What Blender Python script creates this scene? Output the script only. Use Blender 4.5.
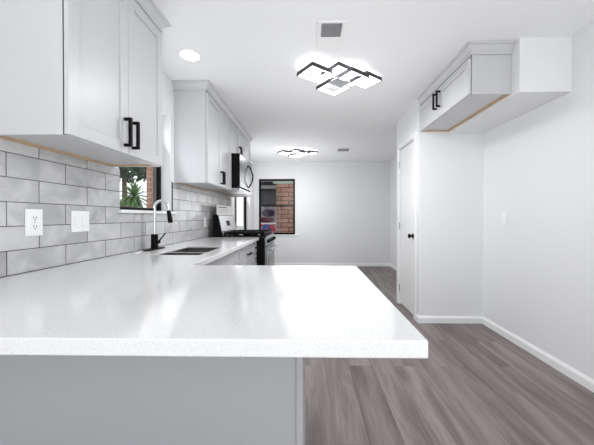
import bpy, bmesh, math, random
from mathutils import Vector, Matrix

for o in list(bpy.data.objects):
    bpy.data.objects.remove(o)
SC = bpy.context.scene
COL = SC.collection
R = math.radians
random.seed(7)

# ------------------------------------------------------------------ camera
cam_d = bpy.data.cameras.new('camera')
cam = bpy.data.objects.new('camera', cam_d)
COL.objects.link(cam)
SC.camera = cam
cam_d.sensor_width = 36.0
cam_d.lens = 280.28 / 594 * 36
cam_d.shift_x = -7.09 / 594
cam_d.shift_y = -4.14 / 594
cam_d.clip_start = 0.02
cam.location = (0, 0, 1.1698)
cam.rotation_euler = (R(90) - 0.0054, 0.001, 0.0186)

# ------------------------------------------------------------------ world, exposure, daylight, fill
vs = SC.view_settings
vs.view_transform = 'Standard'
vs.look = 'None'
vs.gamma = 1.0
vs.use_curve_mapping = False
vs.exposure = 0.14
SC.cycles.max_bounces = 10
SC.cycles.diffuse_bounces = 6
SC.cycles.sample_clamp_indirect = 4.0
SC.cycles.use_denoising = True

w = bpy.data.worlds.new('sky')
SC.world = w
w.use_nodes = True
bg = w.node_tree.nodes['Background']
bg.inputs[0].default_value = (0.93, 0.97, 1.0, 1)
bg.inputs[1].default_value = 1.35


def area(name, loc, rot, sx, sy, power, color=(1, 1, 1)):
    l = bpy.data.lights.new(name, 'AREA')
    l.shape = 'RECTANGLE'
    l.size, l.size_y = sx, sy
    l.energy = power
    l.color = color
    o = bpy.data.objects.new(name, l)
    COL.objects.link(o)
    o.location = loc
    o.rotation_euler = rot
    return o


# added up-facing fill floating behind the camera, then daylight at the two left windows
area('added_uplight_behind', (0.5, -1.7, 0.5), (R(90 + 88), 0, 0), 2.6, 1.4, 98, (0.97, 0.985, 1.0))
area('daylight_dining_window', (-1.28, 5.55, 1.35), (0, R(-90 - 35), 0), 1.2, 1.2, 8, (0.95, 0.98, 1.0))
area('daylight_sink_window', (-1.285, 2.27, 1.66), (0, R(-90 - 25), 0), 0.8, 0.66, 2.2, (0.95, 0.98, 1.0))

# ------------------------------------------------------------------ dimensions (metres)
XL, XR, H = -1.303, 1.901, 2.471
YB, YN, XP, YP2 = 6.643, 3.109, 1.208, 3.90
YF = -3.2
CT = 0.914
UB = 1.502
XF = -0.634


# ------------------------------------------------------------------ materials
def new_mat(name):
    m = bpy.data.materials.new(name)
    m.use_nodes = True
    return m, m.node_tree.nodes, m.node_tree.links, m.node_tree.nodes['Principled BSDF']


def mat(name, col, rough=0.5, metal=0.0, var=0.0, scale=20, bump=0.0, emit=None, spec=0.5, coat=0.0):
    m, n, l, p = new_mat(name)
    p.inputs['Base Color'].default_value = (*col, 1)
    p.inputs['Roughness'].default_value = rough
    p.inputs['Metallic'].default_value = metal
    p.inputs['Specular IOR Level'].default_value = spec
    p.inputs['Coat Weight'].default_value = coat
    if emit:
        p.inputs['Emission Color'].default_value = (*emit[0], 1)
        p.inputs['Emission Strength'].default_value = emit[1]
    if var or bump:
        tc = n.new('ShaderNodeTexCoord')
        nz = n.new('ShaderNodeTexNoise')
        nz.inputs['Scale'].default_value = scale
        nz.inputs['Detail'].default_value = 4
        l.new(tc.outputs['Object'], nz.inputs['Vector'])
        if var:
            r = n.new('ShaderNodeMapRange')
            r.inputs['To Min'].default_value = 1 - var
            r.inputs['To Max'].default_value = 1 + var
            l.new(nz.outputs['Fac'], r.inputs['Value'])
            mx = n.new('ShaderNodeVectorMath')
            mx.operation = 'SCALE'
            mx.inputs[0].default_value = col
            l.new(r.outputs[0], mx.inputs['Scale'])
            l.new(mx.outputs[0], p.inputs['Base Color'])
        if bump:
            b = n.new('ShaderNodeBump')
            b.inputs['Strength'].default_value = bump
            b.inputs['Distance'].default_value = 0.002
            l.new(nz.outputs['Fac'], b.inputs['Height'])
            l.new(b.outputs[0], p.inputs['Normal'])
    return m


def ramp(n, stops):
    r = n.new('ShaderNodeValToRGB')
    e = r.color_ramp.elements
    while len(e) < len(stops):
        e.new(0.5)
    for el, (pos, c) in zip(e, stops):
        el.position = pos
        el.color = (*c, 1)
    return r


def brick_mat(name, axes, bw, bh, off, mortar, mcol, c1, c2, stain, rough, stain_scale=(3, 3, 3), amount=0.5, loc=(0, 0), bump=0.4, spec=0.5, grain=None, stops=(0.3, 0.7)):
    """running bond on the plane given by two object axes; each piece has its own tone"""
    m, n, l, p = new_mat(name)
    tc = n.new('ShaderNodeTexCoord')
    sp = n.new('ShaderNodeSeparateXYZ')
    l.new(tc.outputs['Object'], sp.inputs[0])
    cb = n.new('ShaderNodeCombineXYZ')
    for i, a in enumerate(axes):
        ad = n.new('ShaderNodeMath')
        ad.operation = 'ADD'
        ad.inputs[1].default_value = loc[i]
        l.new(sp.outputs[a], ad.inputs[0])
        l.new(ad.outputs[0], cb.inputs[i])
    bk = n.new('ShaderNodeTexBrick')
    bk.offset = off
    bk.offset_frequency = 2
    bk.inputs['Scale'].default_value = 1
    bk.inputs['Brick Width'].default_value = bw
    bk.inputs['Row Height'].default_value = bh
    bk.inputs['Mortar Size'].default_value = mortar
    bk.inputs['Mortar Smooth'].default_value = 0.1
    bk.inputs['Bias'].default_value = 0
    bk.inputs['Color1'].default_value = (0, 0, 0, 1)
    bk.inputs['Color2'].default_value = (1, 1, 1, 1)
    bk.inputs['Mortar'].default_value = (0.5, 0.5, 0.5, 1)
    l.new(cb.outputs[0], bk.inputs['Vector'])
    # per piece offset of the stain noise
    mp = n.new('ShaderNodeVectorMath')
    mp.operation = 'MULTIPLY'
    mp.inputs[1].default_value = stain_scale
    l.new(tc.outputs['Object'], mp.inputs[0])
    of = n.new('ShaderNodeVectorMath')
    of.operation = 'MULTIPLY_ADD'
    of.inputs[1].default_value = (37, 61, 23)
    l.new(bk.outputs['Color'], of.inputs[0])
    l.new(mp.outputs[0], of.inputs[2])
    nz = n.new('ShaderNodeTexNoise')
    nz.inputs['Scale'].default_value = 1
    nz.inputs['Detail'].default_value = 6
    nz.inputs['Roughness'].default_value = 0.6
    nz.inputs['Distortion'].default_value = 0.8
    l.new(of.outputs[0], nz.inputs['Vector'])
    tone = n.new('ShaderNodeMix')
    tone.data_type = 'RGBA'
    tone.inputs[6].default_value = (*c1, 1)
    tone.inputs[7].default_value = (*c2, 1)
    l.new(bk.outputs['Color'], tone.inputs[0])
    rp = ramp(n, [(stops[0], (0, 0, 0)), (stops[1], (1, 1, 1))])
    fac = nz.outputs['Fac']
    if grain:
        g1 = n.new('ShaderNodeVectorMath')
        g1.operation = 'MULTIPLY'
        g1.inputs[1].default_value = grain
        l.new(tc.outputs['Object'], g1.inputs[0])
        g2 = n.new('ShaderNodeTexNoise')
        g2.inputs['Scale'].default_value = 1
        g2.inputs['Detail'].default_value = 3
        l.new(g1.outputs[0], g2.inputs['Vector'])
        g3 = n.new('ShaderNodeMath')
        g3.operation = 'MULTIPLY_ADD'
        g3.inputs[1].default_value = 0.35
        l.new(g2.outputs['Fac'], g3.inputs[0])
        g4 = n.new('ShaderNodeMath')
        g4.operation = 'SUBTRACT'
        g4.inputs[1].default_value = 0.175
        l.new(nz.outputs['Fac'], g3.inputs[2])
        l.new(g3.outputs[0], g4.inputs[0])
        fac = g4.outputs[0]
    l.new(fac, rp.inputs[0])
    sm = n.new('ShaderNodeMath')
    sm.operation = 'MULTIPLY'
    sm.inputs[1].default_value = amount
    l.new(rp.outputs[0], sm.inputs[0])
    st = n.new('ShaderNodeMix')
    st.data_type = 'RGBA'
    st.inputs[7].default_value = (*stain, 1)
    l.new(sm.outputs[0], st.inputs[0])
    l.new(tone.outputs[2], st.inputs[6])
    fin = n.new('ShaderNodeMix')
    fin.data_type = 'RGBA'
    fin.inputs[7].default_value = (*mcol, 1)
    l.new(bk.outputs['Fac'], fin.inputs[0])
    l.new(st.outputs[2], fin.inputs[6])
    l.new(fin.outputs[2], p.inputs['Base Color'])
    p.inputs['Roughness'].default_value = rough
    p.inputs['Specular IOR Level'].default_value = spec
    b = n.new('ShaderNodeBump')
    b.inputs['Strength'].default_value = bump
    b.inputs['Distance'].default_value = 0.002
    b.invert = True
    l.new(bk.outputs['Fac'], b.inputs['Height'])
    l.new(b.outputs[0], p.inputs['Normal'])
    return m


M = {}
M['wall'] = mat('white_wall_paint', (0.79, 0.795, 0.802), 0.6, bump=0.05, scale=120)
M['ceiling'] = mat('white_ceiling_paint', (0.87, 0.873, 0.88), 0.7, bump=0.06, scale=90)
M['trim'] = mat('white_gloss_trim', (0.87, 0.873, 0.875), 0.3)
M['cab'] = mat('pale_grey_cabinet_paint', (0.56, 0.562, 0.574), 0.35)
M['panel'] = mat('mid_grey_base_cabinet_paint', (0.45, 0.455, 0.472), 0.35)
M['rawwood'] = mat('raw_plywood', (0.50, 0.36, 0.235), 0.7, var=0.25, scale=25)
M['black'] = mat('matte_black_metal', (0.004, 0.004, 0.0045), 0.5, spec=0.12)
M['blackframe'] = mat('black_window_frame', (0.004, 0.004, 0.004), 0.5, spec=0.1)
M['mauve'] = mat('grey_window_sash', (0.10, 0.085, 0.085), 0.4)
M['blackglass'] = mat('black_glass', (0.008, 0.008, 0.009), 0.08)
M['steel'] = mat('brushed_stainless', (0.40, 0.41, 0.42), 0.33, 1.0)
M['sinksteel'] = mat('satin_sink_steel', (0.13, 0.125, 0.115), 0.45, 1.0)
M['darksteel'] = mat('dark_stainless', (0.15, 0.155, 0.16), 0.22, 1.0)
M['charcoal'] = mat('charcoal_aluminium', (0.035, 0.036, 0.04), 0.4)
M['chrome'] = mat('chrome', (0.8, 0.81, 0.83), 0.08, 1.0)
M['plastic'] = mat('white_plastic', (0.86, 0.86, 0.86), 0.35)
M['dark'] = mat('dark_slot', (0.02, 0.02, 0.02), 0.6)
M['ventgrey'] = mat('grey_vent_mesh', (0.28, 0.28, 0.29), 0.6)
M['paper'] = mat('white_paper', (0.88, 0.88, 0.87), 0.7)
M['ink'] = mat('dark_print', (0.05, 0.05, 0.06), 0.6)
M['redink'] = mat('faded_red_print', (0.55, 0.3, 0.3), 0.6)
M['led'] = mat('led_diffuser', (0.9, 0.9, 0.9), 0.5, emit=((0.97, 0.985, 1.0), 8.0))
M['led2'] = mat('downlight_lens', (0.9, 0.9, 0.9), 0.5, emit=((1.0, 0.99, 0.97), 5.0))
M['tile'] = brick_mat('grey_stone_look_tile', ('Y', 'Z'), 0.293, 0.107, 0.5, 0.0022, (0.09, 0.09, 0.095),
                      (0.36, 0.36, 0.362), (0.56, 0.56, 0.565), (0.70, 0.70, 0.705), 0.22,
                      (5, 5, 7), 0.65, stops=(0.38, 0.68), loc=(0.293 * 10.5 - 1.182, 0.107 * 10 - CT - 0.0015))
M['floor'] = brick_mat('grey_brown_plank', ('Y', 'X'), 1.22, 0.18, 0.37, 0.0010, (0.09, 0.078, 0.074),
                       (0.215, 0.184, 0.175), (0.285, 0.248, 0.237), (0.088, 0.071, 0.067), 0.42,
                       (8, 0.75, 1), 0.85, loc=(10 - 1.92 + 1.22 * 0.2, 9.0 + 0.05), bump=0.15, spec=0.35, grain=(160, 5, 1), stops=(0.36, 0.66))
M['brick'] = brick_mat('red_brick', ('X', 'Z'), 0.21, 0.075, 0.5, 0.006, (0.42, 0.36, 0.33),
                       (0.36, 0.17, 0.11), (0.52, 0.28, 0.19), (0.25, 0.13, 0.1), 0.85, (6, 6, 6), 0.4, loc=(5, 5))
M['bandbrick'] = brick_mat('salmon_brick_with_dark_joints', ('X', 'Z'), 0.42, 0.125, 0.5, 0.011, (0.10, 0.07, 0.06),
                           (0.40, 0.20, 0.14), (0.60, 0.36, 0.27), (0.25, 0.13, 0.1), 0.85, (6, 6, 6), 0.4, loc=(5, 5))
M['fence'] = brick_mat('weathered_fence_board', ('Z', 'X'), 4.0, 0.14, 0.0, 0.006, (0.05, 0.05, 0.055),
                       (0.25, 0.25, 0.27), (0.4, 0.4, 0.43), (0.2, 0.2, 0.22), 0.85, (2, 2, 1), 0.4, loc=(2, 6))
M['shed'] = mat('dark_weathered_siding', (0.055, 0.055, 0.06), 0.8, var=0.3, scale=6)
M['shedroof'] = mat('grey_shingle', (0.2, 0.2, 0.2), 0.9, var=0.3, scale=30)
M['palegreen'] = mat('pale_green_fascia', (0.42, 0.52, 0.47), 0.6)
M['purple'] = mat('dark_purple_cloth', (0.035, 0.012, 0.05), 0.8, var=0.4, scale=15)
M['crimson'] = mat('crimson_cloth', (0.10, 0.008, 0.03), 0.8, var=0.3, scale=15)
M['ground'] = mat('pale_concrete', (0.42, 0.42, 0.40), 0.9, var=0.2, scale=5)
M['leaf'] = mat('green_leaf', (0.13, 0.24, 0.08), 0.5, var=0.5, scale=9)
M['leafdark'] = mat('dark_green_leaf', (0.03, 0.075, 0.025), 0.6, var=0.5, scale=5)
M['bark'] = mat('brown_bark', (0.16, 0.11, 0.075), 0.9, var=0.4, scale=25, bump=0.6)


def quartz():
    m, n, l, p = new_mat('white_speckled_quartz')
    tc = n.new('ShaderNodeTexCoord')
    v = n.new('ShaderNodeTexNoise')
    v.inputs['Scale'].default_value = 330
    v.inputs['Detail'].default_value = 3
    l.new(tc.outputs['Object'], v.inputs['Vector'])
    r = ramp(n, [(0.30, (0.57, 0.57, 0.57)), (0.42, (0.70, 0.70, 0.70)), (0.62, (0.735, 0.735, 0.735))])
    l.new(v.outputs['Fac'], r.inputs[0])
    l.new(r.outputs[0], p.inputs['Base Color'])
    p.inputs['Roughness'].default_value = 0.13
    return m


M['quartz'] = quartz()


def check_cloth():
    m, n, l, p = new_mat('blue_red_pattern_cloth')
    tc = n.new('ShaderNodeTexCoord')
    ck = n.new('ShaderNodeTexVoronoi')
    ck.inputs['Scale'].default_value = 14
    l.new(tc.outputs['Object'], ck.inputs['Vector'])
    s = n.new('ShaderNodeSeparateColor')
    l.new(ck.outputs['Color'], s.inputs[0])
    r = ramp(n, [(0.0, (0.05, 0.09, 0.28)), (0.35, (0.45, 0.05, 0.07)), (0.6, (0.5, 0.5, 0.55)), (0.8, (0.06, 0.12, 0.35))])
    r.color_ramp.interpolation = 'CONSTANT'
    l.new(s.outputs[0], r.inputs[0])
    l.new(r.outputs[0], p.inputs['Base Color'])
    p.inputs['Roughness'].default_value = 0.9
    return m


M['pattern'] = check_cloth()


def glass_mat():
    m = bpy.data.materials.new('window_glass')
    m.use_nodes = True
    n, l = m.node_tree.nodes, m.node_tree.links
    n.clear()
    out = n.new('ShaderNodeOutputMaterial')
    mix = n.new('ShaderNodeMixShader')
    fr = n.new('ShaderNodeFresnel')
    fr.inputs[0].default_value = 1.35
    t = n.new('ShaderNodeBsdfTransparent')
    g = n.new('ShaderNodeBsdfGlossy')
    g.inputs['Roughness'].default_value = 0.02
    geo = n.new('ShaderNodeNewGeometry')
    inv = n.new('ShaderNodeMath')
    inv.operation = 'SUBTRACT'
    inv.inputs[0].default_value = 1.0
    l.new(geo.outputs['Backfacing'], inv.inputs[1])
    mul = n.new('ShaderNodeMath')
    mul.operation = 'MULTIPLY'
    l.new(fr.outputs[0], mul.inputs[0])
    l.new(inv.outputs[0], mul.inputs[1])
    l.new(mul.outputs[0], mix.inputs[0])
    l.new(t.outputs[0], mix.inputs[1])
    l.new(g.outputs[0], mix.inputs[2])
    l.new(mix.outputs[0], out.inputs[0])
    return m


M['glass'] = glass_mat()


# ------------------------------------------------------------------ mesh helpers
def B():
    return bmesh.new()


def box(bm, x0, x1, y0, y1, z0, z1):
    v = [bm.verts.new(c) for c in ((x0, y0, z0), (x1, y0, z0), (x1, y1, z0), (x0, y1, z0),
                                   (x0, y0, z1), (x1, y0, z1), (x1, y1, z1), (x0, y1, z1))]
    for f in ((0, 3, 2, 1), (4, 5, 6, 7), (0, 1, 5, 4), (1, 2, 6, 5), (2, 3, 7, 6), (3, 0, 4, 7)):
        bm.faces.new([v[i] for i in f])
    return bm


def cells(bm, axis, us, vs_, filled, t0, t1):
    """slab made of grid cells; axis = thickness axis. us/vs_ are the other two axes in xyz order"""
    def co(u, v, t):
        c = [u, v]
        c.insert(axis, t)
        return tuple(c)
    vd = {}

    def V(i, j, k):
        if (i, j, k) not in vd:
            vd[(i, j, k)] = bm.verts.new(co(us[i], vs_[j], (t0, t1)[k]))
        return vd[(i, j, k)]
    fs = set(filled)
    for (i, j) in fs:
        bm.faces.new([V(i, j, 0), V(i, j + 1, 0), V(i + 1, j + 1, 0), V(i + 1, j, 0)])
        bm.faces.new([V(i, j, 1), V(i + 1, j, 1), V(i + 1, j + 1, 1), V(i, j + 1, 1)])
        for di, dj, a, b in ((-1, 0, (0, 0), (0, 1)), (1, 0, (1, 1), (1, 0)), (0, -1, (1, 0), (0, 0)), (0, 1, (0, 1), (1, 1))):
            if (i + di, j + dj) not in fs:
                bm.faces.new([V(i + a[0], j + a[1], 0), V(i + a[0], j + a[1], 1), V(i + b[0], j + b[1], 1), V(i + b[0], j + b[1], 0)])
    bmesh.ops.recalc_face_normals(bm, faces=bm.faces)
    return bm


def tube(bm, pts, r, seg=10, cap=True):
    pts = [Vector(p) for p in pts]
    rs = r if isinstance(r, (list, tuple)) else [r] * len(pts)
    rings = []
    ref = None
    for i, p in enumerate(pts):
        d = (pts[min(i + 1, len(pts) - 1)] - pts[max(i - 1, 0)]).normalized()
        if ref is None:
            ref = d.orthogonal().normalized()
        ref = (ref - d * ref.dot(d)).normalized()
        b = d.cross(ref)
        rings.append([bm.verts.new(p + (ref * math.cos(a) + b * math.sin(a)) * rs[i])
                      for a in [2 * math.pi * k / seg for k in range(seg)]])
    for a, b in zip(rings, rings[1:]):
        for k in range(seg):
            bm.faces.new([a[k], a[(k + 1) % seg], b[(k + 1) % seg], b[k]])
    if cap:
        bm.faces.new(rings[0][::-1])
        bm.faces.new(rings[-1])
    return bm


def lathe(bm, c, axis, prof, seg=24):
    """prof = list of (distance along axis, radius)"""
    a = Vector(axis).normalized()
    pts = [Vector(c) + a * d for d, _ in prof]
    u = a.orthogonal().normalized()
    v = a.cross(u)
    rings = [[bm.verts.new(p + (u * math.cos(t) + v * math.sin(t)) * max(r, 1e-4)) for t in [2 * math.pi * k / seg for k in range(seg)]]
             for p, (_, r) in zip(pts, prof)]
    for x, y in zip(rings, rings[1:]):
        for k in range(seg):
            bm.faces.new([x[k], x[(k + 1) % seg], y[(k + 1) % seg], y[k]])
    bm.faces.new(rings[0][::-1])
    bm.faces.new(rings[-1])
    bmesh.ops.recalc_face_normals(bm, faces=bm.faces)
    return bm


def prism(bm, poly, axis, t0, t1):
    """extrude a polygon (2D in the two other axes, xyz order) along axis"""
    def co(p, t):
        c = list(p)
        c.insert(axis, t)
        return c
    a = [bm.verts.new(co(p, t0)) for p in poly]
    b = [bm.verts.new(co(p, t1)) for p in poly]
    bm.faces.new(a)
    bm.faces.new(b[::-1])
    for i in range(len(poly)):
        j = (i + 1) % len(poly)
        bm.faces.new([a[i], b[i], b[j], a[j]])
    bmesh.ops.recalc_face_normals(bm, faces=bm.faces)
    return bm


def sweep(bm, path, prof):
    """path: plan points; prof: closed (outward offset, z) polygon; outward is to the right of travel"""
    P = [Vector((p[0], p[1])) for p in path]
    rings = []
    for i, p in enumerate(P):
        ns = []
        if i > 0:
            d = (p - P[i - 1]).normalized()
            ns.append(Vector((d.y, -d.x)))
        if i < len(P) - 1:
            d = (P[i + 1] - p).normalized()
            ns.append(Vector((d.y, -d.x)))
        nrm = sum(ns, Vector((0, 0))).normalized()
        k = 1 / max(nrm.dot(ns[0]), 0.2)
        rings.append([bm.verts.new((p.x + nrm.x * o * k, p.y + nrm.y * o * k, z)) for o, z in prof])
    n = len(prof)
    for a, b in zip(rings, rings[1:]):
        for k in range(n):
            bm.faces.new([a[k], a[(k + 1) % n], b[(k + 1) % n], b[k]])
    bm.faces.new(rings[0][::-1])
    bm.faces.new(rings[-1])
    bmesh.ops.recalc_face_normals(bm, faces=bm.faces)
    return bm


def obj(name, bm, m, parent=None, bevel=0.0, seg=2, smooth=False):
    me = bpy.data.meshes.new(name)
    bm.to_mesh(me)
    bm.free()
    me.materials.append(M[m] if isinstance(m, str) else m)
    o = bpy.data.objects.new(name, me)
    COL.objects.link(o)
    if smooth:
        for p in me.polygons:
            p.use_smooth = True
        me.set_sharp_from_angle(angle=R(40))
    if bevel:
        b = o.modifiers.new('bevel', 'BEVEL')
        b.width = bevel
        b.segments = seg
        b.limit_method = 'ANGLE'
        b.angle_limit = R(40)
    if parent:
        o.parent = parent
        o.matrix_parent_inverse = Matrix.Translation(-world_loc(parent))
    return o


def world_loc(o):
    # things are unrotated empties while parts are attached; meshes under them keep world coordinates
    return o.location.copy() if o.type == 'EMPTY' else Vector((0, 0, 0))


def tag(o, label, cat, group=None, kind=None):
    if label:
        o['label'] = label
    if cat:
        o['category'] = cat
    if group:
        o['group'] = group
    if kind:
        o['kind'] = kind
    return o


def thing(name, loc, label, cat, group=None, kind=None):
    o = bpy.data.objects.new(name, None)
    o.empty_display_size = 0.1
    COL.objects.link(o)
    o.location = loc
    return tag(o, label, cat, group, kind)


def struct(name, bm, m, label=None, **k):
    o = obj(name, bm, m, **k)
    o['kind'] = 'structure'
    if label:
        o['label'] = label
    return o


def copy_tree(o, parent=None):
    c = o.copy()
    COL.objects.link(c)
    if parent:
        c.parent = parent
    for ch in list(o.children):
        copy_tree(ch, c)
    return c


# ------------------------------------------------------------------ the room
T = 0.16
WX = XL - 0.008        # plaster face of the left wall; tile is 8 mm in front of it
struct('floor', box(B(), WX - T, XR + T, YF - T, YB + T, -0.1, 0), 'floor', 'grey brown wood-look plank floor')
struct('ceiling', box(B(), WX - T, XR + T, YF - T, YB + T, H, H + 0.12), 'ceiling', 'white painted ceiling')
S1 = (1.905, 2.626, 1.215, 2.13)      # sink window opening  y0 y1 z0 z1
S3 = (4.90, 6.19, 0.75, 2.07)         # dining window opening
us = [YF, S1[0], S1[1], S3[0], S3[1], YB]
vz = [0, S3[2], S1[2], S3[3], S1[3], H]
hole = {(1, 2), (1, 3), (3, 1), (3, 2)}
fill = [(i, j) for i in range(5) for j in range(5) if (i, j) not in hole]
struct('wall_left', cells(B(), 0, us, vz, fill, WX - T, WX), 'wall', 'white left wall with two windows')
struct('wall_right', box(B(), XR, XR + T, YF, YB, 0, H), 'wall', 'white right wall')
S2 = (-1.196, -0.339, 0.751, 2.068)
us = [WX - T, S2[0], S2[1], XR + T]
vz = [0, S2[2], S2[3], H]
struct('wall_back', cells(B(), 1, us, vz, [(i, j) for i in range(3) for j in range(3) if (i, j) != (1, 1)], YB, YB + T), 'wall',
       'white far wall of the dining area')
us = [WX - T, -1.3, 1.75, XR + T]  # wall behind the camera; its opening is added to admit sky light
vz = [0, 0.1, 2.3, H]
struct('wall_front', cells(B(), 1, us, vz, [(i, j) for i in range(3) for j in range(3) if (i, j) != (1, 1)], YF - T, YF), 'wall',
       'white wall behind the viewer with a wide glazed opening added for light')
# pantry closet: front wall and door wall
D0, D1, DZ = 3.235, 3.80, 2.075
bm = B()
box(bm, XP, XR, YN, YN + 0.1, 0, H)
us = [YN + 0.1, D0, D1, YP2]
vz = [0, DZ, H]
cells(bm, 0, us, vz, [(0, 0), (0, 1), (1, 1), (2, 0), (2, 1)], XP, XP + 0.1)
box(bm, XP + 0.1, XR, YP2 - 0.1, YP2, 0, H)
struct('wall_pantry', bm, 'wall', 'white closet walls around the pantry')
XS, YS, ZS = 1.53, 2.0725, 2.077
struct('wall_soffit', box(B(), XS, XR, YS, YN, ZS, H), 'wall', 'white boxed soffit beside the grey cabinet over the fridge space')


def bboard(name, path, h=0.078, t=0.013):
    return struct(name, sweep(B(), path, [(0, 0), (t, 0), (t, h * 0.72), (t * 0.75, h * 0.82), (t * 0.4, h * 0.93), (t * 0.3, h), (0, h)]), 'trim')


bboard('baseboard_right', [(XR, YF), (XR, YN)][::-1])
bboard('baseboard_pantry', [(XR - 0.013, YN), (XP, YN), (XP, YN + 0.055)][::-1] if False else [(XP, YN + 0.06), (XP, YN), (XR - 0.013, YN)])
bboard('baseboard_back', [(XR, YB), (WX, YB)][::-1])
bboard('baseboard_hall', [(XR, YB - 0.013), (XR, YP2)])

# pantry door
t = thing('door_1', (XP, (D0 + D1) / 2, 0), 'white flush pantry door with black knob', None, kind='structure')
bm = B()
for y0, y1 in ((D0 - 0.057, D0 + 0.004), (D1 - 0.004, D1 + 0.057)):
    box(bm, XP - 0.014, XP, y0, y1, 0, DZ + 0.057)
box(bm, XP - 0.014, XP, D0 + 0.004, D1 - 0.004, DZ - 0.004, DZ + 0.057)
obj('door_casing', bm, 'trim', t, 0.003)
bm = B()
box(bm, XP, XP + 0.1, D0, D0 + 0.012, 0, DZ - 0.012)
box(bm, XP, XP + 0.1, D1 - 0.012, D1, 0, DZ - 0.012)
box(bm, XP, XP + 0.1, D0, D1, DZ - 0.012, DZ)
obj('door_jamb', bm, 'trim', t)
slab = obj('door_slab', box(B(), XP + 0.012, XP + 0.047, D0 + 0.016, D1 - 0.016, 0.015, DZ - 0.018), 'trim', t, 0.002)
KY, KZ = D0 + 0.075, 0.944
lathe(bm := B(), (XP + 0.012, KY, KZ), (-1, 0, 0), [(0, 0.031), (0.006, 0.031), (0.008, 0.012), (0.03, 0.011), (0.036, 0.022), (0.045, 0.028), (0.055, 0.026), (0.06, 0.015), (0.061, 0.001)])
obj('door_knob', bm, 'black', slab, smooth=True)
obj('latch_plate', box(B(), XP - 0.0155, XP - 0.014, D0 - 0.012, D0 + 0.003, KZ - 0.03, KZ + 0.03), 'black', t)
for z in (0.22, 1.05, 1.86):
    bm = B()
    tube(bm, [(XP + 0.003, D1 - 0.012, z - 0.045), (XP + 0.003, D1 - 0.012, z + 0.045)], 0.006, 8)
    obj('hinge', bm, 'steel', t)

# windows
def framed(bm, axis, u0, u1, z0, z1, t0, t1, wd):
    us_ = [u0, u0 + wd, u1 - wd, u1]
    vs2 = [z0, z0 + wd, z1 - wd, z1]
    cells(bm, axis, us_, vs2, [(i, j) for i in range(3) for j in range(3) if (i, j) != (1, 1)], t0, t1)
    return bm


t = thing('window_1', (XL - 0.12, (S1[0] + S1[1]) / 2, S1[2]), 'black framed window over the kitchen sink', None, kind='structure')
f = obj('window_frame', framed(B(), 0, S1[0], S1[1], S1[2], S1[3], XL - 0.125, XL - 0.097, 0.03), 'blackframe', t, 0.002)
obj('window_sash', framed(B(), 0, S1[0] + 0.001, S1[1] - 0.001, S1[2] + 0.001, S1[3] - 0.001, XL - 0.158, XL - 0.125, 0.036), 'mauve', t, 0.002)
obj('window_pane', box(B(), XL - 0.146, XL - 0.141, S1[0] + 0.036, S1[1] - 0.036, S1[2] + 0.036, S1[3] - 0.036), 'glass', t)
obj('window_sill', box(B(), XL - 0.097, XL + 0.018, S1[0] + 0.001, S1[1] - 0.001, S1[2] - 0.0, S1[2] + 0.006), 'trim', t, 0.002)
bm = B()
box(bm, XL, XL + 0.02, S1[0] - 0.02, S1[1] + 0.07, S1[2] - 0.016, S1[2])
obj('sill_apron', bm, 'trim', t, 0.002)
struct('trim_1', box(B(), XL, XL + 0.006, 2.636, 2.644, S1[2], UB - 0.002), 'dark', 'dark metal edge of the tile beside the sink window')

t = thing('window_2', ((S2[0] + S2[1]) / 2, YB + 0.05, S2[2]), 'black framed double hung window in the far wall', None, kind='structure')
obj('window_frame', framed(B(), 1, S2[0], S2[1], S2[2], S2[3], YB - 0.004, YB + 0.06, 0.022), 'blackframe', t, 0.002)
zm = 1.438
for nm, a, b, y in (('upper_sash', zm - 0.024, S2[3] - 0.022, YB + 0.032), ('lower_sash', S2[2] + 0.022, zm + 0.024, YB + 0.008)):
    s = obj(nm, framed(B(), 1, S2[0] + 0.022, S2[1] - 0.022, a, b, y, y + 0.022, 0.02), 'blackframe', t, 0.002)
    obj('window_pane', box(B(), S2[0] + 0.042, S2[1] - 0.042, y + 0.009, y + 0.013, a + 0.02, b - 0.02), 'glass', s)
obj('window_sill', box(B(), S2[0] - 0.03, S2[1] + 0.07, YB - 0.03, YB - 0.0045, S2[2] - 0.025, S2[2] - 0.001), 'trim', t, 0.004)

t = thing('window_3', (XL - 0.12, 5.5, S3[2]), 'black framed window in the left wall of the dining area', None, kind='structure')
obj('window_frame', framed(B(), 0, S3[0], S3[1], S3[2], S3[3], XL - 0.135, XL - 0.09, 0.045), 'blackframe', t, 0.002)
obj('window_pane', box(B(), XL - 0.115, XL - 0.11, S3[0] + 0.045, S3[1] - 0.045, S3[2] + 0.045, S3[3] - 0.045), 'glass', t)

t = thing('added_window', (0.2, YF - 0.1, 0.1), 'wide glazed opening added behind the viewer to let in light', None, kind='structure')  # unseen glazing, added to brighten the room from behind
bm = framed(B(), 1, -1.3, 1.75, 0.1, 2.3, YF - 0.1, YF - 0.05, 0.05)
box(bm, 0.2, 0.25, YF - 0.1, YF - 0.05, 0.15, 2.25)
obj('window_frame', bm, 'blackframe', t, 0.002)
obj('window_pane', box(B(), -1.25, 1.7, YF - 0.08, YF - 0.075, 0.15, 2.25), 'glass', t)

# tiled backsplash around the sink window
YT0, YT1 = 0.05, 4.67
us = [YT0, S1[0], S1[1] + 0.01, YT1]
vz = [CT, S1[2] - 0.016, UB]
struct('backsplash', cells(B(), 0, us, vz, [(0, 0), (1, 0), (2, 0), (0, 1), (2, 1)], WX, XL), 'tile', 'grey stone-look subway tile backsplash')


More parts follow.
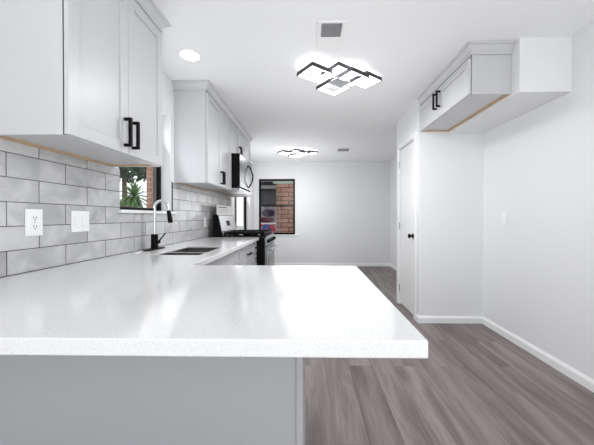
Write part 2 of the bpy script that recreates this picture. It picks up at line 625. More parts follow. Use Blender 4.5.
# ------------------------------------------------------------------ cabinets
def shaker(bm, axis, sgn, face, u0, u1, z0, z1, rail=0.057, th=0.019, rec=0.008):
    """framed door front; face = coordinate of the outer face, sgn = outward sign along axis (0 or 1)"""
    def bx(a0, a1, b0, b1, d0, d1):
        lo, hi = sorted((face - sgn * d0, face - sgn * d1))
        if axis == 0:
            box(bm, lo, hi, a0, a1, b0, b1)
        else:
            box(bm, a0, a1, lo, hi, b0, b1)
    rail = min(rail, (u1 - u0) * 0.3, (z1 - z0) * 0.3)
    bx(u0, u0 + rail, z0, z1, 0, th)
    bx(u1 - rail, u1, z0, z1, 0, th)
    bx(u0 + rail, u1 - rail, z0, z0 + rail, 0, th)
    bx(u0 + rail, u1 - rail, z1 - rail, z1, 0, th)
    bx(u0 + rail, u1 - rail, z0 + rail, z1 - rail, rec, th - 0.002)
    return bm


def pull(face, sgn, u, z, length, vertical=True, s=0.0145, off=0.039):
    """square bar pull on a face normal to x"""
    bm = B()
    h = length / 2
    lo, hi = sorted((face + sgn * (off - s), face + sgn * off))
    p0, p1 = sorted((face, face + sgn * (off - s)))
    if vertical:
        box(bm, lo, hi, u - s / 2, u + s / 2, z - h, z + h)
        for zz in (z - h, z + h - s):
            box(bm, p0, p1, u - s / 2, u + s / 2, zz, zz + s)
    else:
        box(bm, lo, hi, u - h, u + h, z - s / 2, z + s / 2)
        for uu in (u - h, u + h - s):
            box(bm, p0, p1, uu, uu + s, z - s / 2, z + s / 2)
    return bm


CROWN = [(0.0, -0.075), (0.012, -0.075), (0.012, -0.05), (0.03, -0.028), (0.036, -0.016), (0.05, -0.012), (0.05, 0.0), (0.0, 0.0)]


def wall_cabinet(label, wallx, sgn, face, y0, y1, z0, doors, group, hz=None, near_hidden=False, crown_path=None, ztop=H - 0.03):
    """cabinet hung on a side wall. wallx = wall plane, face = plane of the door fronts, sgn = outward"""
    t = thing('wall_cabinet', ((wallx + face) / 2, (y0 + y1) / 2, z0), label, 'cabinet', group)
    cf = face - sgn * 0.0205           # carcass front
    lo = lambda a, b: sorted((a, b))
    bm = B()
    th = 0.016
    fx0, fx1 = lo(wallx, cf)
    box(bm, fx0, fx1, y0, y0 + th, z0, ztop)
    box(bm, fx0, fx1, y1 - th, y1, z0, ztop)
    box(bm, fx0, fx1, y0 + th, y1 - th, ztop - th, ztop)
    a, b = lo(wallx, wallx + sgn * 0.006)
    box(bm, a, b, y0 + th, y1 - th, z0 + 0.03, ztop - th)
    obj('carcass', bm, 'cab', t, 0.001)
    bm = B()
    a, b = lo(wallx + sgn * 0.03, cf - sgn * 0.02)
    box(bm, a, b, y0 + th, y1 - th, z0 + 0.010, z0 + 0.022)
    obj('bottom_panel', bm, 'cab', t)
    bm = B()
    a, b = lo(wallx, wallx + sgn * 0.03)
    box(bm, a, b, y0 + th, y1 - th, z0 - 0.0005, z0 + 0.025)
    tag(obj('hanging_rail', bm, 'rawwood', t), 'raw wood rail', None)
    bm = B()
    a, b = lo(wallx + sgn * 0.03, cf - sgn * 0.02)
    box(bm, a, b, y1 - th - 0.012, y1 - th, z0 - 0.0003, z0 + 0.01)
    tag(obj('raw_cleat', bm, 'rawwood', t), 'raw wood edge strip', None)
    bm = B()
    a, b = lo(cf - sgn * 0.02, cf)
    us_ = [y0 - 0.0005, y0 + 0.03, y1 - 0.03, y1 + 0.0005]
    vs2 = [z0 - 0.0005, z0 + 0.03, ztop - 0.06, ztop]
    cells(bm, 0, us_, vs2, [(i, j) for i in range(3) for j in range(3) if (i, j) != (1, 1)], a, b)
    obj('face_frame', bm, 'cab', t, 0.001)
    dz1 = H - 0.098
    for (a, b, hu) in doors:
        d = obj('door', shaker(B(), 0, sgn, face, a, b, z0 + 0.003, dz1), 'cab', t, 0.0018)
        if hu is not None:
            zz, ln = hz
            obj('handle', pull(face, sgn, hu, zz, ln), 'black', d, 0.001)
    if crown_path:
        path = crown_path
        obj('crown_molding', sweep(B(), path, [(o, H - 0.001 + z) for o, z in CROWN]), 'cab', t, 0.001)
    return t


UX = -0.968
G_UP = 'grey shaker wall cabinets on the left wall'
y0, y1 = 1.109, 1.841
cf = UX - 0.0205
ymid = 1.487
wall_cabinet('large pale grey wall cabinet nearest the viewer, left of the sink window', WX, 1, UX, y0, y1, UB,
             [(y0 + 0.003, ymid - 0.0015, ymid - 0.032), (ymid + 0.0015, y1 - 0.003, ymid + 0.032)], G_UP, (1.615, 0.15),
             crown_path=[(WX, y0), (cf, y0), (cf, y1), (WX, y1)])
XM = -0.98
cfm = XM - 0.0205
c0, c1, c2, c3 = 2.697, 3.522, 4.29, 4.67
cm = 3.107
wall_cabinet('tall grey wall cabinet between the sink window and the microwave', WX, 1, XM, c0, c1, UB,
             [(c0 + 0.003, cm - 0.0015, cm - 0.03), (cm + 0.0015, c1 - 0.003, cm + 0.03)], G_UP, (1.603, 0.14),
             crown_path=[(WX, c0), (cfm, c0), (cfm, c1 - 0.0005)])
om = 3.906
wall_cabinet('short grey wall cabinet directly above the microwave', WX, 1, XM, c1 + 0.001, c2 - 0.001, 1.985,
             [(c1 + 0.004, om - 0.0015, om - 0.03), (om + 0.0015, c2 - 0.004, om + 0.03)], G_UP, (2.075, 0.14),
             crown_path=[(cfm, c1), (cfm, c2)])
wall_cabinet('narrow grey end cabinet beyond the microwave', WX, 1, XM, c2, c3, UB,
             [(c2 + 0.003, c3 - 0.003, c2 + 0.04)], G_UP, (1.603, 0.14),
             crown_path=[(cfm, c2 + 0.0005), (cfm, c3), (WX, c3)])
XC, YC = 1.212, 2.155
fm = 2.66
fy1 = YN - 0.001
wall_cabinet('short pale grey cabinet mounted high beside the soffit over the fridge space', XS - 0.001, -1, XC, YC, fy1, 2.10,
             [(YC + 0.003, fm - 0.0015, fm - 0.035), (fm + 0.0015, fy1 - 0.003, fm + 0.035)], None, (2.262, 0.15),
             crown_path=[(XC + 0.0205, fy1), (XC + 0.0205, YC), (XS - 0.001, YC)])

# ------------------------------------------------------------------ base cabinets
YPF, YPB, XPE = 0.581, 1.476, 0.246
CB = CT - 0.038 - 0.0005    # underside of the countertop
BF = XF - 0.03              # base door fronts
t = thing('peninsula_cabinet', (-0.5, 1.15, 0), 'pale grey peninsula base under the white countertop overhang', 'cabinet')
PX, PY = -0.019, 0.845
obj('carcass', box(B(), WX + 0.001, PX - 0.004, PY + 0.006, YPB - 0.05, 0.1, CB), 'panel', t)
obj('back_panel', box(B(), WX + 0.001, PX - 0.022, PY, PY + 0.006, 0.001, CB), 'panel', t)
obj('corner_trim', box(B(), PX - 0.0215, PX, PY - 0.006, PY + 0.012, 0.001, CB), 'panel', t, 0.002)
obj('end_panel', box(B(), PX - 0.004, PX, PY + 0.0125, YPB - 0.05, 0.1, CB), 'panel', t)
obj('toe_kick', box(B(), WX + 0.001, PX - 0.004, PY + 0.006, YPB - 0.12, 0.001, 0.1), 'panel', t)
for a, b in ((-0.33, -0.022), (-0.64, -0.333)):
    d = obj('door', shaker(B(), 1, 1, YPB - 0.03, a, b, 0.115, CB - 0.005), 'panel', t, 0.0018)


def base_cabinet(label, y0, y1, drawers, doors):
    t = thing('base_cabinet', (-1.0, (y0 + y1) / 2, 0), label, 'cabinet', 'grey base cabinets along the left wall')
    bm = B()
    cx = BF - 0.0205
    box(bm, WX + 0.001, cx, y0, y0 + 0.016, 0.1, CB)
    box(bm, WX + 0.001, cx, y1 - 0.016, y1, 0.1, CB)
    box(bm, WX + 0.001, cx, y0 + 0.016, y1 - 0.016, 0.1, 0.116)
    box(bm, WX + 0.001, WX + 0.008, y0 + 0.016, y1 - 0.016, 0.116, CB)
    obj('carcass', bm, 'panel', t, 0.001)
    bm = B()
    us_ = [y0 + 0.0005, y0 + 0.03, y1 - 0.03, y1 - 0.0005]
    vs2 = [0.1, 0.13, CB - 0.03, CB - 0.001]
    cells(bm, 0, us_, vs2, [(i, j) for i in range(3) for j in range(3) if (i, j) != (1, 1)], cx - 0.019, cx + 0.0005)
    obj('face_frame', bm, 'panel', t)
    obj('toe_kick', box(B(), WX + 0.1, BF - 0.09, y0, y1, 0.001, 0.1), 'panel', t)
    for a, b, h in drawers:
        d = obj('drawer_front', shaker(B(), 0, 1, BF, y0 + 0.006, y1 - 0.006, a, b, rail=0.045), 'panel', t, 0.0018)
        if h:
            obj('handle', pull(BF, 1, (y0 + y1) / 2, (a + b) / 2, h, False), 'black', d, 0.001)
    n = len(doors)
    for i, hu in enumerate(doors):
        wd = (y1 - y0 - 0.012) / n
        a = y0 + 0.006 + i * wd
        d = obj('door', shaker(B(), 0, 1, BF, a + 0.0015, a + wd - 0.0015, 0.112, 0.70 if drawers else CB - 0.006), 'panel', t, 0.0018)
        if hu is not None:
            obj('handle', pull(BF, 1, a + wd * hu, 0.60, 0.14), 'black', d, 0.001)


base_cabinet('grey sink base cabinet behind the peninsula', YPB + 0.003, 2.712, [(0.715, CB - 0.006, None)], [0.93, 0.07])
base_cabinet('grey drawer base cabinet with black pull between sink and range', 2.714, 3.36, [(0.67, CB - 0.006, 0.13), (0.40, 0.664, 0.13), (0.112, 0.394, 0.13)], [])
base_cabinet('very narrow grey pull-out cabinet next to the range', 3.362, 3.52, [(0.715, CB - 0.006, 0.06)], [0.5])

# countertop: L shape with a cut-out for the sink
SX0, SX1, SY0, SY1 = -1.07, -0.745, 1.87, 2.435
us = [XL + 0.0005, SX0, SX1, XF, XPE]
vz = [YPF, YPB, SY0, SY1, c1 + 0.001]
fill = [(0, 0), (1, 0), (2, 0), (3, 0)] + [(i, j) for i in range(3) for j in (1, 2, 3) if (i, j) != (1, 2)]
ct = obj('countertop', cells(B(), 2, us, vz, fill, CT - 0.038, CT), 'quartz', None, 0.0035, 3)
tag(ct, 'white speckled quartz countertop forming the peninsula and sink run', 'countertop')

# sink: two bowls hung under the cut-out
t = thing('kitchen_sink', ((SX0 + SX1) / 2, (SY0 + SY1) / 2, CT - 0.24), 'undermount stainless double bowl sink in the white countertop', 'sink')
zr = CT - 0.012


def bowl(y0, y1, zb):
    bm = B()
    x0, x1 = SX0 + 0.006, SX1 - 0.006
    th = 0.004
    top = [(x0, y0), (x1, y0), (x1, y1), (x0, y1)]
    ins = 0.018
    bot = [(x0 + ins, y0 + ins), (x1 - ins, y0 + ins), (x1 - ins, y1 - ins), (x0 + ins, y1 - ins)]
    a = [bm.verts.new((x, y, zr)) for x, y in top]
    b = [bm.verts.new((x, y, zb)) for x, y in bot]
    bm.faces.new(b)
    for i in range(4):
        j = (i + 1) % 4
        bm.faces.new([a[i], b[i], b[j], a[j]])
    bmesh.ops.recalc_face_normals(bm, faces=bm.faces)
    o = obj('bowl', bm, 'sinksteel', t)
    s = o.modifiers.new('thickness', 'SOLIDIFY')
    s.thickness = th
    s.offset = 1
    bb = o.modifiers.new('round', 'BEVEL')
    bb.width = 0.006
    bb.segments = 2
    cx, cy = (x0 + x1) / 2, (y0 + y1) / 2
    obj('drain', lathe(B(), (cx, cy, zb + 0.0045), (0, 0, 1), [(0, 0.042), (0.002, 0.042), (0.003, 0.03), (0.0032, 0.001)]), 'chrome', o, smooth=True)


bowl(SY0 + 0.006, 2.068, zr - 0.21)
bowl(2.092, SY1 - 0.006, zr - 0.21)
obj('divider', box(B(), SX0 + 0.006, SX1 - 0.006, 2.0645, 2.0955, zr - 0.004, zr + 0.004), 'steel', t, 0.006, 3)

# faucet
FX, FY = -1.222, 2.19
t = thing('kitchen_faucet', (FX, FY, CT), 'chrome gooseneck faucet with black body and black spray head', 'faucet')
bm = B()
N = 20
prof = []
hw, hl = 0.030, 0.125
pts = []
for k in range(N):
    a = -math.pi / 2 + math.pi * k / (N - 1)
    pts.append((FX + hw * math.sin(a), FY + hl - hw + hw * math.cos(a)))
for k in range(N):
    a = math.pi / 2 + math.pi * k / (N - 1)
    pts.append((FX + hw * math.sin(a), FY - hl + hw + hw * math.cos(a)))
prism(bm, pts, 2, CT + 0.0005, CT + 0.008)
obj('deck_plate', bm, 'black', t, 0.002)
obj('body', lathe(B(), (FX, FY, CT + 0.008), (0, 0, 1), [(0, 0.027), (0.108, 0.025), (0.113, 0.02)]), 'black', t, smooth=True)
pts = [(FX, FY, CT + 0.12), (FX, FY, 1.235)]
RR = 0.055
for k in range(1, 17):
    a = math.pi - math.pi * 0.975 * k / 16
    pts.append((FX + RR + RR * math.cos(a), FY, 1.235 + RR * math.sin(a) * 1.12))
ex = Vector(pts[-1])
ed = (Vector(pts[-1]) - Vector(pts[-2])).normalized()
pts.append(ex + ed * 0.02)
nk = obj('neck', tube(B(), pts, 0.0105, 14), 'chrome', t, smooth=True)
e0 = ex + ed * 0.018
bm = B()
tube(bm, [e0, e0 + ed * 0.02, e0 + ed * 0.085, e0 + ed * 0.1], [0.0135, 0.016, 0.018, 0.015], 16)
obj('spray_head', bm, 'black', t, smooth=True)
bm = B()
tube(bm, [(FX + 0.02, FY + 0.0, CT + 0.06), (FX + 0.042, FY, CT + 0.06)], 0.014, 12)
tube(bm, [(FX + 0.036, FY, CT + 0.066), (FX + 0.075, FY + 0.02, CT + 0.125)], [0.0065, 0.0045], 10)
obj('lever', bm, 'black', t, smooth=True)
tag(obj('hole_cover', lathe(B(), (-1.235, 1.985, CT + 0.0005), (0, 0, 1), [(0, 0.03), (0.006, 0.029), (0.012, 0.02), (0.014, 0.001)]), 'chrome', smooth=True),
    'small round chrome cap on the countertop left of the faucet', 'cap')

# ------------------------------------------------------------------ range
RY0, RY1 = 3.535, 4.287
RX = -1.225
t = thing('gas_range', (-0.9, (RY0 + RY1) / 2, 0), 'stainless gas range with black sides under the microwave', 'range')
obj('body', box(B(), RX, -0.565, RY0, RY1, 0.03, 0.905), 'black', t, 0.003)
for x in (RX + 0.05, -0.64):
    for y in (RY0 + 0.05, RY1 - 0.05):
        obj('foot', lathe(B(), (x, y, 0.0005), (0, 0, 1), [(0, 0.02), (0.0295, 0.015)], 10), 'dark', t)
obj('cooktop', box(B(), RX + 0.1, -0.545, RY0, RY1, 0.906, 0.925), 'blackglass', t, 0.004)
wd3 = (RY1 - RY0 - 0.02) / 3
for i in range(3):
    a = RY0 + 0.01 + i * wd3 + 0.003
    b = a + wd3 - 0.006
    bm = B()
    x0, x1 = RX + 0.14, -0.57
    z0, z1 = 0.95, 0.975
    for y in (a, b - 0.012, (a + b) / 2 - 0.006):
        box(bm, x0, x1, y, y + 0.012, z0, z1)
    for x in (x0, x1 - 0.012, (x0 + x1) / 2 - 0.006, x0 + (x1 - x0) * 0.25, x0 + (x1 - x0) * 0.75):
        box(bm, x, x + 0.012, a, b, z0 + 0.001, z1 - 0.001)
    for x in (x0, x1 - 0.012):
        for y in (a, b - 0.012):
            box(bm, x, x + 0.012, y, y + 0.012, 0.9255, z0)
    obj('grate', bm, 'black', t, 0.002)
    for x in ((x0 + (x1 - x0) * 0.25, x0 + (x1 - x0) * 0.75) if i != 1 else ((x0 + x1) / 2,)):
        obj('burner', lathe(B(), (x, (a + b) / 2, 0.9255), (0, 0, 1), [(0, 0.05), (0.008, 0.05), (0.009, 0.034), (0.018, 0.034), (0.02, 0.028), (0.0205, 0.001)]), 'black', t, smooth=True)
# backguard with sloping face
bm = prism(B(), [(RX, 0.906), (-1.105, 0.906), (-1.11, 0.95), (-1.16, 1.185), (-1.175, 1.195), (RX, 1.195)], 1, RY0 + 0.02, RY1)
bgd = obj('backguard', bm, 'steel', t, 0.003)
obj('side_cap', prism(B(), [(RX - 0.001, 0.906), (-1.101, 0.906), (-1.106, 0.95), (-1.156, 1.187), (-1.173, 1.199), (RX - 0.001, 1.199)], 1, RY0, RY0 + 0.02), 'black', t, 0.002)
sl = Vector((-0.05, 0, 0.235)).normalized()


def on_slope(y0, y1, s0, s1, th=0.002):
    bm = B()
    n = Vector((0.235, 0, 0.05)).normalized()
    base = Vector((-1.11, 0, 0.95)) + n * 0.0005
    q = []
    for k in (0, th):
        for (y, s) in ((y0, s0), (y1, s0), (y1, s1), (y0, s1)):
            p = base + sl * s + n * k
            q.append(bm.verts.new((p.x, y, p.z)))
    for f in ((0, 3, 2, 1), (4, 5, 6, 7), (0, 1, 5, 4), (1, 2, 6, 5), (2, 3, 7, 6), (3, 0, 4, 7)):
        bm.faces.new([q[i] for i in f])
    return bm


obj('clock_display', on_slope(3.83, 3.99, 0.10, 0.17), 'blackglass', bgd)
obj('vent_slot', on_slope(RY0 + 0.06, RY1 - 0.1, 0.02, 0.035), 'dark', bgd)
# front
FXR = -0.533
cp = obj('control_panel', prism(B(), [(-0.5645, 0.80), (FXR, 0.80), (FXR - 0.015, 0.905), (-0.5645, 0.905)], 1, RY0, RY1), 'steel', t, 0.003)
for k in range(5):
    y = RY0 + 0.09 + k * (RY1 - RY0 - 0.18) / 4
    obj('knob', lathe(B(), (FXR - 0.007, y, 0.852), (1, 0, 0.14), [(0, 0.026), (0.006, 0.026), (0.008, 0.021), (0.034, 0.018), (0.038, 0.014), (0.0385, 0.001)]), 'black', cp, smooth=True)
od = obj('oven_door', box(B(), -0.5645, FXR, RY0 + 0.003, RY1 - 0.003, 0.235, 0.79), 'steel', t, 0.004)
obj('oven_window', box(B(), FXR, FXR + 0.003, RY0 + 0.09, RY1 - 0.09, 0.34, 0.66), 'blackglass', od)
bm = B()
tube(bm, [(FXR + 0.045, RY0 + 0.04, 0.745), (FXR + 0.045, RY1 - 0.04, 0.745)], 0.012, 12)
for y in (RY0 + 0.07, RY1 - 0.07):
    tube(bm, [(FXR, y, 0.745), (FXR + 0.045, y, 0.745)], 0.009, 10)
obj('oven_handle', bm, 'steel', od, smooth=True)
obj('storage_drawer', box(B(), -0.5645, FXR, RY0 + 0.003, RY1 - 0.003, 0.06, 0.228), 'steel', t, 0.004)

# sheet of paper standing on the backguard
t = thing('paper_sheet', (-1.2, 3.95, 1.1955), 'white printed paper sheet standing upright on top of the range backguard', 'paper')
t_o = obj('sheet', box(B(), -1.197, -1.1955, 3.60, 4.27, 1.1955, 1.33), 'paper', t)
bm = B()
box(bm, -1.1953, -1.1948, 3.64, 4.02, 1.296, 1.308)
obj('heading_bar', bm, 'ink', t)
bm = B()
for z in (1.27, 1.245, 1.222):
    box(bm, -1.1953, -1.1948, 3.64, 4.2, z, z + 0.005)
obj('printed_lines', bm, 'redink', t)

# ------------------------------------------------------------------ microwave
MX = -0.876
MZ0, MZ1 = 1.525, 1.975
t = thing('microwave_oven', (-1.1, (RY0 + RY1) / 2, MZ0), 'over-the-range microwave with stainless front and black side', 'microwave')
my0, my1 = c1 + 0.006, c2 - 0.006
obj('body', box(B(), WX + 0.001, MX - 0.03, my0, my1, MZ0 + 0.012, MZ1), 'black', t, 0.002)
obj('underside', box(B(), WX + 0.02, MX - 0.005, my0, my1, MZ0 - 0.012, MZ0 + 0.0115), 'steel', t, 0.004)
md = obj('door', box(B(), MX - 0.0295, MX, my0, 4.07, MZ0 + 0.03, MZ1 - 0.006), 'darksteel', t, 0.004)
obj('door_side', box(B(), MX - 0.029, MX - 0.002, my0 - 0.0006, my0, MZ0 + 0.034, MZ1 - 0.01), 'black', md)
obj('window', box(B(), MX, MX + 0.002, my0 + 0.07, 3.93, MZ0 + 0.09, MZ1 - 0.07), 'darksteel', md, 0.001)
obj('control_panel', box(B(), MX - 0.0295, MX, 4.073, my1, MZ0 + 0.03, MZ1 - 0.006), 'darksteel', t, 0.004)
obj('vent_grille', box(B(), MX - 0.0295, MX - 0.004, my0, my1, MZ1 - 0.005, MZ1), 'dark', t)
pts = []
for k in range(13):
    f = k / 12
    pts.append((MX + 0.004 + 0.062 * math.sin(math.pi * f), 4.02, MZ0 + 0.06 + (MZ1 - MZ0 - 0.13) * f))
obj('handle', tube(B(), pts, 0.010, 10), 'black', md, smooth=True)

# ------------------------------------------------------------------ outlets and switches
def plate_x(name, face, sgn, y0, y1, z0, z1, label, cat):
    t = thing(name, (face, (y0 + y1) / 2, z0), label, cat)
    a, b = sorted((face + sgn * 0.0003, face + sgn * 0.006))
    obj('cover_plate', box(B(), a, b, y0, y1, z0, z1), 'plastic', t, 0.002)
    return t


def slab_x(face, sgn, d0, d1, y0, y1, z0, z1):
    a, b = sorted((face + sgn * d0, face + sgn * d1))
    return box(B(), a, b, y0, y1, z0, z1)


def outlet(y0, y1, z0, z1, label):
    t = plate_x('wall_outlet', XL, 1, y0, y1, z0, z1, label, 'outlet')
    c = (y0 + y1) / 2
    for zc in (z0 + (z1 - z0) * 0.34, z0 + (z1 - z0) * 0.66):
        r = obj('receptacle', slab_x(XL, 1, 0.006, 0.0085, c - 0.017, c + 0.017, zc - 0.0145, zc + 0.0145), 'plastic', t, 0.003)
        bm = B()
        for dy in (-0.008, 0.005):
            box(bm, XL + 0.0085, XL + 0.0089, c + dy, c + dy + 0.003, zc - 0.002, zc + 0.008)
        box(bm, XL + 0.0085, XL + 0.0089, c - 0.003, c + 0.003, zc - 0.011, zc - 0.006)
        obj('slots', bm, 'dark', r)
    obj('screw', lathe(B(), (XL + 0.006, c, (z0 + z1) / 2), (1, 0, 0), [(0, 0.0035), (0.001, 0.003), (0.0011, 0.0005)], 10), 'steel', t)


outlet(1.259, 1.341, 1.081, 1.208, 'white duplex outlet on the tile, nearest the viewer')
outlet(3.44, 3.51, 1.05, 1.165, 'small white outlet on the tile left of the range')
t = plate_x('wall_switch', XL, 1, 1.507, 1.63, 1.086, 1.204, 'white double rocker switch plate on the grey tile', 'switch')
for yc in (1.545, 1.592):
    obj('rocker', slab_x(XL, 1, 0.006, 0.009, yc - 0.017, yc + 0.017, 1.112, 1.178), 'plastic', t, 0.0015)
t = plate_x('wall_switch', XR, -1, 2.73, 2.80, 1.10, 1.215, 'single white toggle switch on the right wall', 'switch')
obj('toggle_slot', slab_x(XR, -1, 0.006, 0.0065, 2.760, 2.770, 1.145, 1.17), 'trim', t)
bm = prism(B(), [(XR - 0.0065, 1.150), (XR - 0.0065, 1.165), (XR - 0.018, 1.172), (XR - 0.019, 1.165)], 1, 2.7615, 2.7685)
obj('toggle', bm, 'plastic', t)

# ------------------------------------------------------------------ ceiling fixtures
def bar_ring(bm, cu, cv, s, z0, z1, i0, i1):
    """square ring in the fixture's own frame; i0,i1 = distances of the two faces from the centre"""
    us_ = [cu - i1, cu - i0, cu + i0, cu + i1]
    vs2 = [cv - i1, cv - i0, cv + i0, cv + i1]
    cells(bm, 2, us_, vs2, [(i, j) for i in range(3) for j in range(3) if (i, j) != (1, 1)], z0, z1)
    return bm


def ceiling_light(label, c, ang):
    t = thing('ceiling_light', (0, 0, 0), label, 'ceiling light', 'led square-frame ceiling lights')
    obj('canopy', box(B(), -0.048, 0.048, -0.042, 0.042, -0.088, -0.0006), 'chrome', t, 0.004)
    obj('cover', box(B(), -0.08, 0.08, -0.06, 0.06, -0.096, -0.0885), 'chrome', t, 0.002)
    frames = [(-0.258, 0.03, 0.110, -0.087), (-0.041, -0.044, 0.112, -0.050), (0.054, -0.103, 0.108, -0.087),
              (0.253, -0.09, 0.103, -0.050), (0.046, 0.128, 0.117, -0.087 - 0.0)]
    for i, (u, v, s, z) in enumerate(frames):
        f = obj('frame', bar_ring(B(), u, v, s, z, z + 0.034, s - 0.007, s), 'charcoal', t, 0.001)
        obj('diffuser', bar_ring(B(), u, v, s, z + 0.002, z + 0.028, s - 0.018, s - 0.0072), 'led', f, 0.002)
    bm = B()
    for (u, v, s, z) in frames:
        tube(bm, [(0.0, 0.0, -0.012), (u * 0.6, v * 0.6, -0.012)], 0.005, 8)
    obj('arms', bm, 'chrome', t)
    t.location = (c[0], c[1], H)
    t.rotation_euler = (0, 0, ang)
    return t


def lamp_light(c, glow, down):
    l = bpy.data.lights.new('led_glow_light', 'POINT')
    l.shadow_soft_size = 0.5
    l.energy = glow
    l.color = (0.98, 0.99, 1.0)
    o = bpy.data.objects.new('led_glow_light', l)
    COL.objects.link(o)
    o.location = (c[0], c[1], H - 0.9)
    l = bpy.data.lights.new('led_down_light', 'AREA')
    l.shape = 'DISK'
    l.size = 0.55
    l.energy = down
    l.color = (0.98, 0.99, 1.0)
    o = bpy.data.objects.new('led_down_light', l)
    COL.objects.link(o)
    o.location = (c[0], c[1], H - 0.13)


cl = ceiling_light('nearer ceiling light of overlapping black square led frames beside the white vent', (0.27, 2.54), R(37))
lamp_light((0.27, 2.54), 12, 17)
far = copy_tree(cl)
far.location = (-0.23, 5.47, H)
far.rotation_euler = (0, 0, R(33))
far['label'] = 'distant ceiling light of black square led frames over the dining area'
lamp_light((-0.23, 5.47), 17, 5)

t = thing('recessed_downlight', (-0.957, 2.24, H), 'small round white recessed light in the ceiling between the wall cabinets', 'ceiling light')
bm = B()
lathe(bm, (-0.957, 2.24, H - 0.0003), (0, 0, -1), [(0, 0.088), (0.004, 0.086), (0.006, 0.075), (0.0062, 0.001)], 40)
obj('trim_ring', bm, 'plastic', t, smooth=True)
obj('lens', lathe(B(), (-0.957, 2.24, H - 0.0066), (0, 0, -1), [(0, 0.072), (0.001, 0.072), (0.0015, 0.001)], 40), 'led2', t)

t = thing('exhaust_vent', (0.152, 2.03, H), 'white rectangular ceiling vent with grey grille', 'vent')
obj('cover', box(B(), 0.054, 0.252, 1.862, 2.197, H - 0.012, H - 0.0004), 'plastic', t, 0.004)
bm = B()
box(bm, 0.083, 0.223, 1.878, 2.012, H - 0.0135, H - 0.012)
g = obj('grille', bm, 'ventgrey', t)
bm = B()
for k in range(11):
    y = 1.880 + k * 0.0127
    box(bm, 0.083, 0.223, y, y + 0.004, H - 0.017, H - 0.0136)
for k in range(6):
    x = 0.083 + k * 0.0272
    box(bm, x, x + 0.004, 1.878, 2.012, H - 0.0172, H - 0.0137)
obj('grille_bars', bm, 'ventgrey', g)

t = thing('air_register', (0.66, 5.44, H), 'small grey air register in the ceiling above the dining area', 'vent')
obj('register_frame', box(B(), 0.52, 0.80, 5.33, 5.56, H - 0.008, H - 0.0004), 'plastic', t, 0.002)
bm = B()
for k in range(7):
    y = 5.35 + k * 0.029
    box(bm, 0.55, 0.77, y, y + 0.02, H - 0.011, H - 0.0082)
obj('louvers', bm, 'ventgrey', t)

# ------------------------------------------------------------------ outside
struct('ground', box(B(), -30, 30, -12, 40, -0.35, -0.12), 'ground', 'pale ground outside')


def leaf(bm, base, d, up, L, W, droop):
    """a pointed blade with a fold, bending down along its length"""
    d = d.normalized()
    side = d.cross(up).normalized()
    prev = None
    n = 5
    p = base.copy()
    for k in range(n + 1):
        f = k / n
        wd = W * (math.sin(math.pi * (0.12 + 0.88 * f)) ** 0.8) if k < n else 0.001
        c = p
        l_, r_ = bm.verts.new(c - side * wd / 2 + up * wd * 0.2), bm.verts.new(c + side * wd / 2 + up * wd * 0.2)
        m_ = bm.verts.new(c)
        if prev:
            bm.faces.new([prev[0], prev[1], m_, l_])
            bm.faces.new([prev[1], prev[2], r_, m_])
        prev = (l_, m_, r_)
        d = (d + Vector((0, 0, -droop / n))).normalized()
        p = p + d * L / n


def yucca(x, y, zg, zc, rad, label, rows=7):
    t = thing('palm_plant', (x, y, zg), label, 'plant')
    bm = tube(B(), [(x, y, zg), (x + 0.03, y, (zg + zc) / 2), (x, y, zc)], [0.09, 0.07, 0.06], 10)
    obj('stem', bm, 'bark', t, smooth=True)
    bm = B()
    for i in range(rows):
        el = R(80 - i * 20)
        n = 7 + i * 2
        for k in range(n):
            a = 2 * math.pi * (k + random.random() * 0.6) / n + i
            d = Vector((math.cos(a) * math.cos(el), math.sin(a) * math.cos(el), math.sin(el)))
            leaf(bm, Vector((x, y, zc)), d, Vector((0, 0, 1)) if abs(d.z) < 0.9 else Vector((1, 0, 0)), rad * random.uniform(0.8, 1.1), rad * 0.15, 0.7)
    obj('foliage', bm, 'leaf', t)


def tree(x, y, zg, zc, rx, rz, n, leaf_s, m, label, name='leafy_tree', cat='tree', group=None):
    t = thing(name, (x, y, zg), label, cat, group)
    bm = B()
    tube(bm, [(x, y, zg), (x + 0.08, y, zg + (zc - zg) * 0.5), (x, y, zc)], [0.14, 0.11, 0.06], 10)
    for k in range(6):
        a = k * 1.05
        tube(bm, [(x, y, zc - rz * 0.5), (x + rx * 0.6 * math.cos(a), y + rx * 0.6 * math.sin(a), zc + rz * 0.2 * math.sin(k * 2))], [0.05, 0.015], 6)
    obj('trunk', bm, 'bark', t, smooth=True)
    bm = B()
    for k in range(n):
        while True:
            q = Vector((random.uniform(-1, 1), random.uniform(-1, 1), random.uniform(-1, 1)))
            if 0.25 < q.length < 1:
                break
        c = Vector((x + q.x * rx, y + q.y * rx, zc + q.z * rz))
        d = Vector((random.uniform(-1, 1), random.uniform(-1, 1), random.uniform(-0.8, 0.4))).normalized()
        s = d.orthogonal().normalized() * leaf_s * 0.28
        e = d * leaf_s
        vs_ = [bm.verts.new(c), bm.verts.new(c + e * 0.45 + s), bm.verts.new(c + e), bm.verts.new(c + e * 0.45 - s)]
        bm.faces.new(vs_)
    obj('foliage', bm, m, t)


yucca(-3.92, 6.2, -0.12, 1.62, 0.40, 'spiky green palm outside the sink window')
tree(-5.6, 7.6, -0.12, 0.95, 1.0, 0.75, 2200, 0.2, 'leaf', 'low green bush behind the palm outside the sink window', 'bush', 'bush')
tree(-4.3, 4.9, -0.12, 0.9, 0.6, 0.55, 1500, 0.14, 'leaf', 'low green bush left of the palm outside the sink window', 'bush', 'bush')
tree(-8.4, 12.5, -0.12, 4.3, 2.3, 1.5, 2600, 0.34, 'leafdark', 'dark tree whose branches hang above the palm outside the sink window')

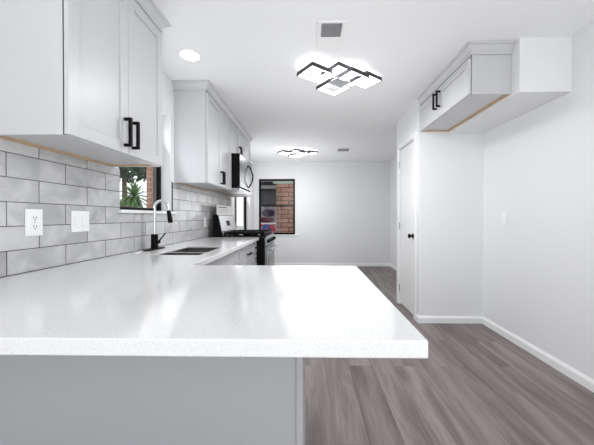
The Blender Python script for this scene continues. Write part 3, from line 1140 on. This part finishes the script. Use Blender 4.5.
tag(obj('brick_column', box(B(), -2.36, -2.06, 4.02, 4.32, -0.119, 2.9), 'brick', None, 0.004), 'reddish brick column outside the sink window', 'column')

# back garden seen through the far window
tag(obj('garden_fence', box(B(), -2.1, -0.6, 9.6, 9.63, -0.119, 1.55), 'fence'), 'grey board fence outside the far window', 'fence')
t = thing('shed', (-1.4, 11.2, -0.12), 'dark shed behind the fence outside the far window', 'shed')
obj('shed_walls', box(B(), -2.15, -0.7, 10.4, 12, -0.119, 2.2), 'shed', t)
obj('shed_roof', prism(B(), [(-2.35, 2.2), (-0.4, 2.2), (-1.4, 2.75)], 1, 10.2, 12.2), 'shedroof', t)
obj('house_wing', box(B(), -0.935, 1.6, 7.95, 8.15, -0.119, 2.75), 'bandbrick')
hw_ = bpy.data.objects['house_wing']
tag(hw_, 'red brick wall of the house wing outside the far window', 'wall', kind=None)
tag(obj('downspout', tube(B(), [(-0.83, 7.92, -0.119), (-0.83, 7.92, 1.75), (-0.87, 7.92, 1.85)], 0.016, 8), 'ventgrey'), 'thin grey downspout on the red brick wall', 'pipe')
t = thing('patio_cover', (-1.6, 8.0, -0.12), 'dark patio roof with pale beam outside the far window', 'patio roof')
obj('roof_deck', box(B(), -2.02, -0.94, 7.0, 9.2, 2.26, 2.32), 'shed', t)
obj('front_beam', box(B(), -2.02, -0.945, 7.3, 7.36, 2.1, 2.1999), 'plastic', t)
obj('fascia', box(B(), -0.944, -0.3, 7.3, 7.36, 2.04, 2.1999), 'palegreen', t)
bm = B()
for y in (7.6, 8.1, 8.6, 9.1):
    box(bm, -2.02, -0.95, y, y + 0.04, 2.2, 2.259)
box(bm, -2.02, -0.95, 7.3, 7.36, 2.2, 2.26)
obj('joists', bm, 'shed', t)
obj('post', box(B(), -2.02, -1.92, 7.29, 7.37, -0.119, 2.1), 'shed', t)
obj('post', box(B(), -2.02, -1.92, 9.08, 9.16, -0.119, 2.2), 'shed', t)
t = thing('patio_table', (-1.3, 8.5, -0.12), 'patio table with white rim and blue red patterned cloth', 'table')
obj('tabletop', box(B(), -1.7, -1.0, 8.25, 8.85, 0.955, 0.985), 'plastic', t, 0.004)
obj('cloth_skirt', framed(B(), 2, -1.69, -1.01, 8.26, 8.84, 0.55, 0.9545, 0.01), 'pattern', t)
for x in (-1.65, -1.07):
    for y in (8.3, 8.78):
        obj('leg', box(B(), x, x + 0.03, y, y + 0.03, -0.119, 0.9545), 'plastic', t)


def cushion(x, y, z, sx, sy, sz, m, label):
    bm = B()
    bmesh.ops.create_uvsphere(bm, u_segments=20, v_segments=12, radius=1)
    for v in bm.verts:
        c = v.co
        k = 1 + 0.06 * math.sin(c.x * 7 + c.z * 5) * math.cos(c.y * 6)
        f = lambda a: math.copysign(abs(a) ** 0.7, a)
        v.co = Vector((x + f(c.x) * sx * k, y + f(c.y) * sy * k, z + f(c.z) * sz * k))
    o = obj('cushion', bm, m, smooth=True)
    tag(o, label, 'cushion', 'cushions on the patio table')


cushion(-1.3, 8.52, 1.075, 0.22, 0.17, 0.08, 'crimson', 'dark red cushion lowest on the patio table outside the far window')
cushion(-1.24, 8.5, 1.29, 0.19, 0.15, 0.115, 'purple', 'dark purple cushion lying on the red one outside the far window')
